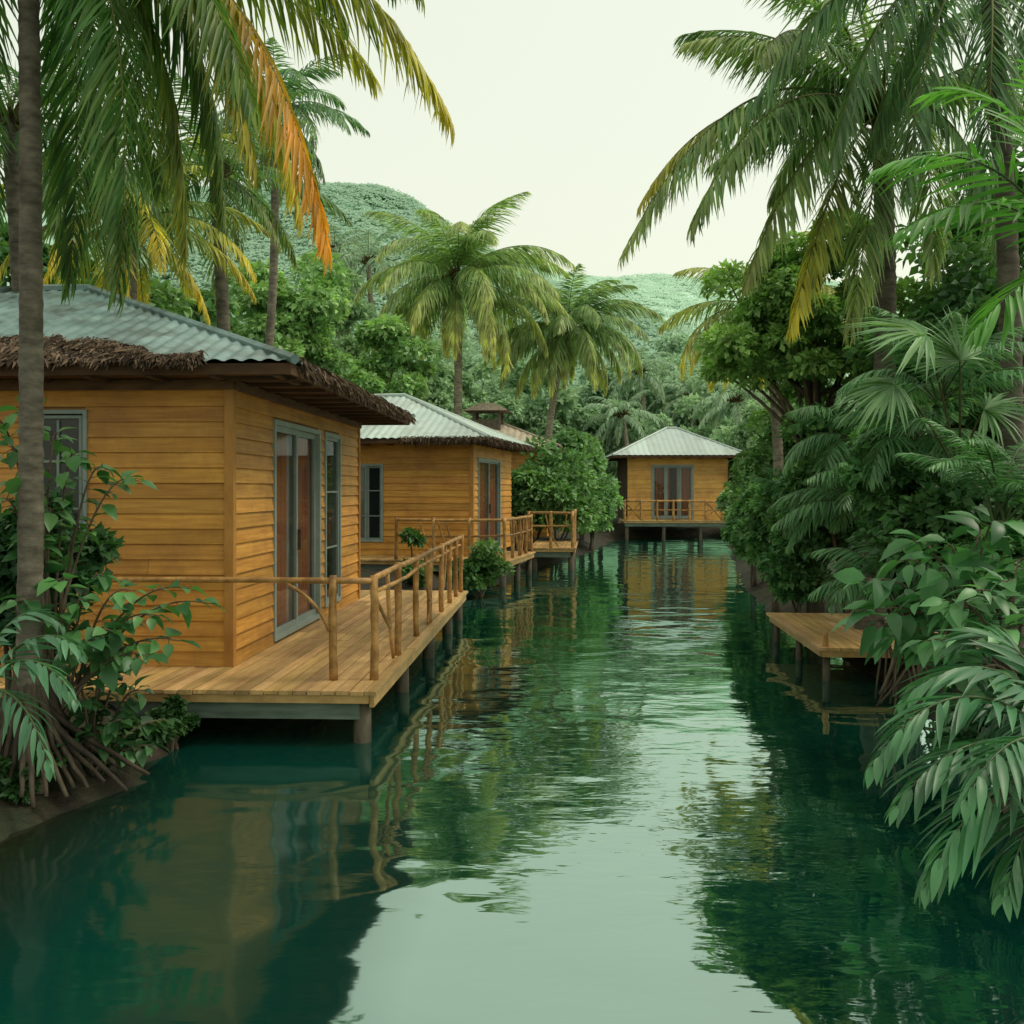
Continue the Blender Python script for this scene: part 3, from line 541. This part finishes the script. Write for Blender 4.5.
P_('slim tall palm rising behind the left jungle, highest on the skyline',275,110,24,2.5,24,238,colr=(.13,.26,.15),tip=(.34,.44,.24),yel=.3,r=.12,nleaf=55,w=.018,hang=.55,lean=.3,bendr=(60,105),tcol=.9,ll=.62)
P_('palm with yellow lower fronds directly behind the nearest roof',130,215,15,2.4,24,100,colr=(.10,.22,.08),tip=(.70,.56,.08),yel=.8,r=.13,nleaf=55,w=.016,hang=.5)
P_('dark green palm behind the nearest roof at far left',10,120,13,2.6,20,0,colr=(.06,.15,.06),tip=(.22,.28,.08),yel=.2,r=.13,nleaf=50,w=.016,hang=.5,tcol=.6)
P_('dense palm behind the nearest roof, between trunk and yellow palm',215,170,17,2.4,22,215,colr=(.09,.2,.08),tip=(.36,.39,.11),yel=.3,r=.13,nleaf=50,w=.016,hang=.5,tcol=.7)
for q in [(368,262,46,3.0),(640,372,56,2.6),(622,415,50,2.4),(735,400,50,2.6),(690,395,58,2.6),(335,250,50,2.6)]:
    P_('small distant palm among the jungle trees',q[0],q[1],q[2],q[3],18,group='small distant palms in the jungle',colr=(.31,.46,.31),tip=(.5,.58,.4),yel=.3,r=.15,nleaf=30,w=.035,hang=.5,lean=.3,mat='far',bendr=(60,105),tcol=1.6)  # washed-out frond colours carry painted distance haze
c5=(880,115,13)
hero5=hp(c5,[((740,20,12.5),(622,255,12),.4),((720,60,13),(640,205,13),.5,YLW),((790,10,13),(683,35,13.5),.1),((800,90,12.5),(712,165,12),.2),((810,100,12),(745,285,11.8),.5),((845,120,12.2),(790,330,12),.6,YLW),((890,90,12),(850,330,11.5),.4),((960,60,12.5),(1010,270,12),.15),((990,20,13),(1090,170,13)),((900,-60,13),(980,-60,13)),((820,-90,13),(700,-30,13)),((930,60,11.5),(935,270,11)),((800,-20,12),(760,60,11)),((850,-80,14),(800,-90,14)),((770,40,11.8),(690,230,11.4),.3),((830,60,13.5),(770,200,14),.3)])
P_('big leaning palm with long drooping fronds over the right bank',880,115,13,3.2,6,868,hero=hero5,colr=(.13,.26,.10),tip=(.45,.47,.17),yel=.3,r=.16,nleaf=100,ll=.72,w=.016,hang=.72,elr=(80,30),tcol=.55)
c6=(985,-40,10.5)
hero6=hp(c6,[((850,-80,10.5),(745,120,10.3),.1),((880,-60,10),(830,170,9.7),.15),((930,-40,9.7),(905,200,9.4),.1),((1000,-50,9.5),(985,190,9),.05),((1100,-60,10),(1120,200,10)),((870,-160,10.5),(690,-20,10.5)),((1050,-50,9.8),(1050,180,9.5),.1),((940,-60,11),(870,150,11.6),.1)])
P_('dark palm at the upper right corner with fronds hanging into view',985,-40,10.5,2.8,5,1010,hero=hero6,colr=(.09,.2,.08),tip=(.28,.33,.13),yel=.2,r=.12,nleaf=85,ll=.62,w=.015,hang=.7,elr=(80,30),tcol=.5)
# ---------------------------------------------------------------- broadleaf trees
def TR(label,px,ytop,Y,Rpx,hfrac=.6,**k):
    R=Rpx*Y/F; top=CH+(HY-ytop)*Y/F; bx=(px-512)*Y/F; b=float(gh(np.array(bx),np.array(float(Y)))); H=top-b; Rz=H*hfrac*.5
    return tree(label,(bx,Y,b),H-Rz,(R,R*.9,Rz),**k)
mid=dict(colA=(.20,.37,.15),colB=(.38,.55,.23))
TR('rounded light green tree behind the ridge of the nearest roof',275,240,30,68,.75,nb=44,per=320,ls=.2,**mid)
TR('low leafy tree between the nearest roof and the tallest central palm',385,305,33,52,.85,nb=36,per=300,ls=.2,**mid)
TR('dark broad tree behind the yellow palm on the left',175,255,24,75,.8,nb=36,per=240,ls=.22,colA=(.11,.25,.10),colB=(.24,.40,.15))
TR('dark leafy tree at the far left behind the palm trunk',40,220,20,90,.8,nb=36,per=180,ls=.28,colA=(.05,.14,.05),colB=(.12,.24,.07))
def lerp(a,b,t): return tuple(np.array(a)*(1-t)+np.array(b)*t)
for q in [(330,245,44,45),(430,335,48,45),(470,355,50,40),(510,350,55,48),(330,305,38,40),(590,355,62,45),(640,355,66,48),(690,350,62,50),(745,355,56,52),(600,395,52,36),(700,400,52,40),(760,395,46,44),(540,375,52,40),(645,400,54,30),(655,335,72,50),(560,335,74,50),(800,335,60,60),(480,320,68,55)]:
    t=min(1,max(0,(q[2]-36)/38)); TR('pale green jungle tree behind the bungalows',q[0],q[1],q[2],q[3],.85,nb=28,per=240,ls=.26+.004*(q[2]-40),colA=lerp((.25,.42,.2),(.40,.57,.41),t),colB=lerp((.38,.55,.28),(.48,.65,.48),t),group='pale jungle trees at the end of the canal',mat='far')  # leaf colours blend paler with distance to paint in haze
shrub('big rounded bush beside the landing deck past the middle bungalow',at(557,548,32)*[1,1,0]+[0,0,.1],(1.45,1.5),3.2,nb=38,per=260,ls=.17,colA=(.09,.21,.08),colB=(.21,.37,.13))
shrub('rounded bush at the waterline left of the far bungalow',at(590,545,36)*[1,1,0]+[0,0,.05],(1.15,1.2),2.7,nb=30,per=200,ls=.2,colA=(.11,.24,.10),colB=(.23,.40,.16))
shrub('tall bush under the shorter central palm',at(582,420,38)*[1,1,0]+[0,0,.1],(1.3,1.3),4.5,nb=34,per=200,ls=.24,colA=(.15,.3,.13),colB=(.28,.45,.2))
shrub('bush behind the middle bungalow deck hiding the tan roofed house',at(533,480,31.8)*[1,1,0]+[0,0,.2],(1.0,1.0),3.5,nb=32,per=200,ls=.19,colA=(.09,.21,.08),colB=(.21,.37,.13))
shrub('small grassy bush between the nearest deck end and the middle deck',at(478,580,20.5)*[1,1,0]+[0,0,.0],(.65,.6),1.1,nb=16,per=170,ls=.11,colA=(.05,.13,.04),colB=(.13,.24,.07))
shrub('small leafy plant growing behind the nearest deck railing',at(415,560,19.5)*[1,1,0]+[0,0,.0],(.4,.4),1.5,nb=10,per=90,ls=.13,colA=(.05,.13,.04),colB=(.15,.27,.08))
# ---------------------------------------------------------------- right bank
dk=dict(colA=(.065,.17,.065),colB=(.19,.36,.125))
def SH(label,px,ytop,ybot,Y,Rpx,**k):
    x=(px-512)*Y/F; top=CH+(HY-ytop)*Y/F; bot=max(.03,CH-(ybot-HY)*Y/F); return shrub(label,(x,Y,bot),(Rpx*Y/F,Rpx*Y/F*.9),top-bot,**k)
SH('rounded bush at the waterline right of the far bungalow',762,462,560,32,34,nb=30,per=180,ls=.2,colA=(.12,.25,.10),colB=(.23,.4,.16))
SH('dense low bush over the water before the far bungalow on the right bank',755,468,592,22,36,nb=32,per=240,ls=.13,colA=(.09,.22,.08),colB=(.22,.39,.14))
SH('bushy plant trailing into the water behind the jetty',776,480,612,17.5,42,nb=34,per=260,ls=.12,colA=(.07,.19,.07),colB=(.2,.37,.13))
SH('low foliage trailing into the water between jetty and waterline bushes',797,530,625,15.6,36,nb=26,per=220,ls=.11,colA=(.05,.155,.055),colB=(.16,.32,.11))
SH('tall bush rising behind the waterline bushes on the right bank',792,395,560,25,56,nb=38,per=220,ls=.19,colA=(.13,.27,.10),colB=(.26,.43,.16))
TR('small leaved tree leaning out below the big right palm',815,230,15.6,100,.55,nb=64,per=480,ls=.115,colA=(.12,.27,.08),colB=(.34,.52,.17),br=.40)
SH('dark bush behind the jetty at mid height',850,385,615,15.2,78,nb=54,per=340,ls=.13,**dk)
SH('deep green thicket at the right edge behind the fan palm',965,240,600,13.5,110,nb=54,per=300,ls=.15,**dk)
SH('dark thicket filling the upper right edge',1040,60,500,15,120,nb=44,per=180,ls=.18,**dk)
SH('low dark thicket behind the broad leaved plant',965,470,660,10.5,90,nb=48,per=300,ls=.11,colA=(.04,.12,.045),colB=(.13,.28,.09))
SH('round bush between the leaning tree and the broad leaved plant',905,420,560,10.8,55,nb=34,per=280,ls=.10,colA=(.06,.17,.06),colB=(.18,.35,.12))
def FP(label,px,py,Y,n,L,**k):
    el=k.pop('el',(80,10)); bd=k.pop('bend',(60,110)); b=at(px,py,Y); return frond_plant(label,b,auto_fronds(b,n,L,el,bd),**k)
fc=dict(colr=(.07,.19,.075),tip=(.2,.36,.15))
FP('drooping fern palm directly above the jetty',868,510,12.4,18,1.4,nleaf=36,ll=.34,w=.013,hang=.45,**fc)
FP('fern palm leaning over the water left of the jetty',812,515,15.0,12,1.15,nleaf=32,ll=.34,w=.014,hang=.45,**fc)
FP('broad feathery palm between the jetty and the leaning tree',855,440,12.8,11,1.2,nleaf=40,ll=.36,w=.013,hang=.45,el=(75,0),colr=(.08,.21,.085),tip=(.23,.39,.17))
FP('arching fern palm on the right bank at mid height',915,440,9.9,12,1.1,nleaf=38,ll=.32,w=.010,hang=.4,**fc)
FP('slender palm fronds sprouting above the right thicket',940,400,9.8,12,1.3,nleaf=44,ll=.32,w=.009,hang=.35,colr=(.09,.22,.1),tip=(.22,.37,.18),el=(85,30))
FP('tall feathery fern on the right edge above the near leaves',1000,520,7.5,14,1.0,nleaf=44,ll=.2,w=.008,el=(88,45),hang=.2,colr=(.07,.19,.07),tip=(.15,.31,.11))
FP('low drooping fern palm at the right bank waterline',880,585,10.4,13,.9,nleaf=28,ll=.28,w=.012,hang=.45,**fc)
leafy('broad leaved plant with glossy dark leaves at the right edge over the water',at(965,650,8.2),[at(*q) for q in [(868,580,8),(880,610,7.8),(905,560,8.2),(925,600,7.7),(950,545,8.3),(975,575,7.8),(1000,560,8),(895,635,7.9),(935,640,7.6),(1010,610,7.6),(985,530,8.5),(915,540,8.6),(865,620,8.5),(1030,570,8),(960,610,7.5),(1000,520,7.9),(940,570,7.6)]],ll=.27,lw=.27,per=12,colA=(.045,.15,.06),colB=(.12,.30,.11),droop=.45)
def fan(mb,c,axis,face,R,n=26,spread=2.6,col=(.03,.1,.04),colB=(.09,.2,.08)):
    axis=nz(axis); s=nz(np.cross(face,axis)); a=np.linspace(-spread/2*1.1,spread/2*1.1,n)+rng.normal(0,.03,n); D=axis*np.cos(a)[:,None]+s*np.sin(a)[:,None]+nz(face)*.12
    m=rng.random((n,1)); c3=np.array(col)*(1-m)+np.array(colB)*m; l=R*(1-.25*np.abs(a/spread*2)**2)*(.85+.25*rng.random(n))
    scatter(mb,T_STRIP,np.repeat(c[None],n,0),D,np.repeat(nz(face)[None],n,0)+rng.normal(0,.2,(n,3)),l,R*.032,l*.45,c3)
def fan_palm(label,base,leaves,colA,colB):
    t=thing('fan_palm',label,'palm',base)
    for (c,ax,fc_,R,sp) in leaves:
        st=MB(); st.tube(bez(base,(base+c)/2+[0,0,.2],c,10),np.linspace(.014,.008,10),5,(.5,.7,.3)); lf=obj('leaf_stalk',st,M['bark'],t,smooth=True)
        m=MB(); fan(m,c,ax,fc_,R,30,sp,colA,colB); obj('fan_leaf',m,M['palm'],lf)
fb=at(960,480,9.3)
fan_palm('fan palm with spiky leaves in the right thicket',fb,[(at(925,335,8.8),np.array([-.8,0,.25]),np.array([.1,-.6,.9]),.68,3.2),(at(895,385,8.7),np.array([-.9,0,-.3]),np.array([-.1,-.6,.9]),.55,3.0),(at(985,410,9),np.array([.6,-.2,.1]),np.array([.2,-.7,.8]),.5,3.4),(at(960,360,8.9),np.array([-.2,0,.9]),np.array([.1,-.8,.5]),.5,3.4)],(.11,.23,.10),(.22,.37,.18))
bb=at(1090,300,5.6)
bf=[(bb,at(1010,110,5.7),at(878,170,5.5)),(bb,at(1030,150,5.3),at(900,232,5.1)),(bb,at(1040,60,6),at(930,95,6.2)),(bb,at(1070,220,5.0),at(975,330,4.9)),(bb,at(1080,200,5.8),at(1000,200,6)),(bb,at(1100,50,5.5),at(1040,60,5.3))]
frond_plant('bright green palm fronds reaching in from the upper right edge',bb,bf,nleaf=30,ll=.42,w=.013,hang=.25,colr=(.07,.22,.045),tip=(.16,.38,.08),yel=.4,droop=.3,s0=.3,ang=(30,65),mat='palm',name='palm_fronds')
# near right fronds
nb_=at(1085,770,4.5)
fr=[(nb_,at(960,625,4.4),at(872,768,4.2)),(nb_,at(975,695,4.2),at(897,806,4.0)),(nb_,at(990,750,4.0),at(925,885,3.8)),(nb_,at(1000,610,4.6),at(905,700,4.5)),(nb_,at(1030,790,4.0),at(1005,895,3.8)),(nb_,at(1010,590,4.8),at(955,650,4.8)),(nb_,at(1020,690,3.9),at(965,800,3.7))]
frond_plant('long drooping blue green fronds hanging over the water at the lower right',nb_,fr,nleaf=20,ll=.33,w=.018,hang=.22,colr=(.035,.14,.06),tip=(.11,.27,.12),yel=.4,droop=.32,s0=.2,ang=(38,68))
nb2=at(1080,720,5.6)
frond_plant('darker fronds behind the drooping ones at the lower right',nb2,auto_fronds(nb2,12,.8,(50,0),(50,100)),nleaf=24,ll=.26,w=.012,hang=.35,colr=(.025,.09,.04),tip=(.07,.19,.08),droop=.4,ang=(30,65))
leafy('leafy plant with mid green leaves at the right edge between ferns and drooping fronds',at(1010,680,6.3),[at(*q) for q in [(950,600,6.2),(980,590,6.1),(1010,580,6.2),(930,640,6.1),(965,640,5.9),(1000,630,5.9),(1030,610,6),(940,680,6),(980,670,5.8),(1020,560,6.5)]],ll=.18,lw=.22,per=15,colA=(.045,.15,.06),colB=(.14,.31,.12),droop=.4)
SH('dark bank bush at the lower right behind the near fronds',1010,650,800,6.8,90,nb=26,per=240,ls=.10,colA=(.015,.06,.025),colB=(.05,.14,.05))
rm=thing('hanging_roots','brown dangling roots reaching the water right of the jetty','roots',at(915,600,10.2))
for i in range(26):
    a=at(rng.uniform(880,960),rng.uniform(560,620),10.3); e=at(rng.uniform(875,955),rng.uniform(690,712),10.0); q=MB(); q.tube(bez(a,(a+e)/2+rng.normal(0,.1,3),e,8),np.linspace(.022,.010,8),5,rng.uniform(.5,1.2)); obj('root',q,M['bark'],rm,smooth=True)
# ---------------------------------------------------------------- left foreground
leafy('climbing broad leaved plant beside the palm trunk in front of the bungalow wall',at(50,700,7.4),[at(*q) for q in [(20,410,7.2),(75,455,7.3),(105,468,7.4),(135,480,7.5),(50,510,7.2),(10,450,7.1),(30,540,7.1),(-10,420,7.2),(0,500,6.9),(80,530,7.5),(55,435,7.6)]],ll=.16,lw=.3,per=15,colA=(.035,.12,.04),colB=(.12,.28,.08),start=.45)
leafy('low branching plant with rounded leaves over the deck corner on the left',at(60,720,7.2),[at(*q) for q in [(205,603,7.1),(185,588,7.2),(155,615,7),(175,640,7),(130,590,7.2),(100,575,7.3),(110,630,6.9),(145,655,6.9),(80,600,7),(60,580,6.9),(20,600,6.8),(90,640,6.8)]],ll=.155,lw=.36,per=14,colA=(.035,.125,.045),colB=(.11,.27,.08),start=.35)
leafy('dark leafy plant at the waterline below the left end of the deck',at(95,770,7.3),[at(*q) for q in [(60,660,7.2),(100,670,7.2),(140,690,7.3),(165,720,7.4),(120,720,7.1),(80,700,7),(150,745,7.3),(50,720,7.1),(110,650,7.5),(30,680,7.3),(130,660,7.6),(70,740,7.0)]],ll=.12,lw=.33,per=22,colA=(.018,.07,.025),colB=(.07,.18,.06),start=.2)
lb=at(-30,700,5.3)
frond_plant('blue green drooping fronds at the lower left edge',lb,[(lb,at(40,600,5.2),at(82,655,5.1)),(lb,at(30,620,5),at(75,700,4.9)),(lb,at(20,660,4.9),at(50,770,4.8)),(lb,at(10,580,5.3),at(60,625,5.4))],nleaf=16,ll=.22,w=.015,hang=.3,colr=(.045,.15,.075),tip=(.13,.28,.15),yel=.35,droop=.35,ang=(35,65))
shrub('dark shrub at the left edge behind the palm trunk',at(20,700,7.9),(.75,.5),1.7,nb=26,per=190,ls=.10,colA=(.018,.065,.025),colB=(.06,.16,.05))
for i,(px,py,Y,r_,lb_) in enumerate([(80,785,7.45,.42,'low ground plants on the muddy left bank beside the roots'),(130,760,7.9,.38,'low dark ground plants under the deck corner on the left bank'),(15,820,6.85,.4,'low ground plants at the left edge in front of the palm roots'),(170,745,8.5,.3,'small ground plant at the water under the deck beam')]):
    shrub(lb_,at(px,py,Y)*[1,1,0]+[0,0,.05],(r_,r_*.6),.36,nb=14,per=130,ls=.065,colA=(.018,.06,.018),colB=(.07,.16,.045))
# ---------------------------------------------------------------- camera, light
cd=bpy.data.cameras.new('camera'); cam=bpy.data.objects.new('camera',cd); COL.objects.link(cam); SC.camera=cam
cam.location=(0,0,CH); cam.rotation_euler=(math.radians(90),0,0); cd.sensor_width=36; cd.lens=36*F/1024; cd.shift_y=-22/1024; cd.clip_end=3000; cd.clip_start=.05
wd=bpy.data.worlds.new('World'); SC.world=wd; wd.use_nodes=True; ns=wd.node_tree.nodes; L=wd.node_tree.links; ns.clear()
EL,AZ=54,88
sk=ns.new('ShaderNodeTexSky'); sk.sky_type='NISHITA'; sk.sun_disc=False; sk.sun_elevation=math.radians(EL); sk.sun_rotation=math.radians(AZ); sk.air_density=1.5; sk.dust_density=5
b1=ns.new('ShaderNodeBackground'); b1.inputs[1].default_value=.05; L.new(sk.outputs[0],b1.inputs[0])
b2=ns.new('ShaderNodeBackground'); b2.inputs[0].default_value=(.98,1.0,.76,1); b2.inputs[1].default_value=.78
ad=ns.new('ShaderNodeAddShader'); L.new(b1.outputs[0],ad.inputs[0]); L.new(b2.outputs[0],ad.inputs[1]); wo=ns.new('ShaderNodeOutputWorld'); L.new(ad.outputs[0],wo.inputs[0])
sd=bpy.data.lights.new('sun','SUN'); sd.energy=1.5; sd.angle=math.radians(16); sd.color=(1,.92,.76); so=bpy.data.objects.new('sun',sd); COL.objects.link(so)
el=math.radians(EL); azs=math.radians(AZ); dv=Vector((math.sin(azs)*math.cos(el),math.cos(azs)*math.cos(el),math.sin(el))); so.rotation_euler=dv.to_track_quat('Z','Y').to_euler()
SC.view_settings.view_transform='Standard'; SC.view_settings.look='None'; SC.view_settings.exposure=0
print('verts',sum(len(o.data.vertices) for o in bpy.data.objects if o.type=='MESH'))
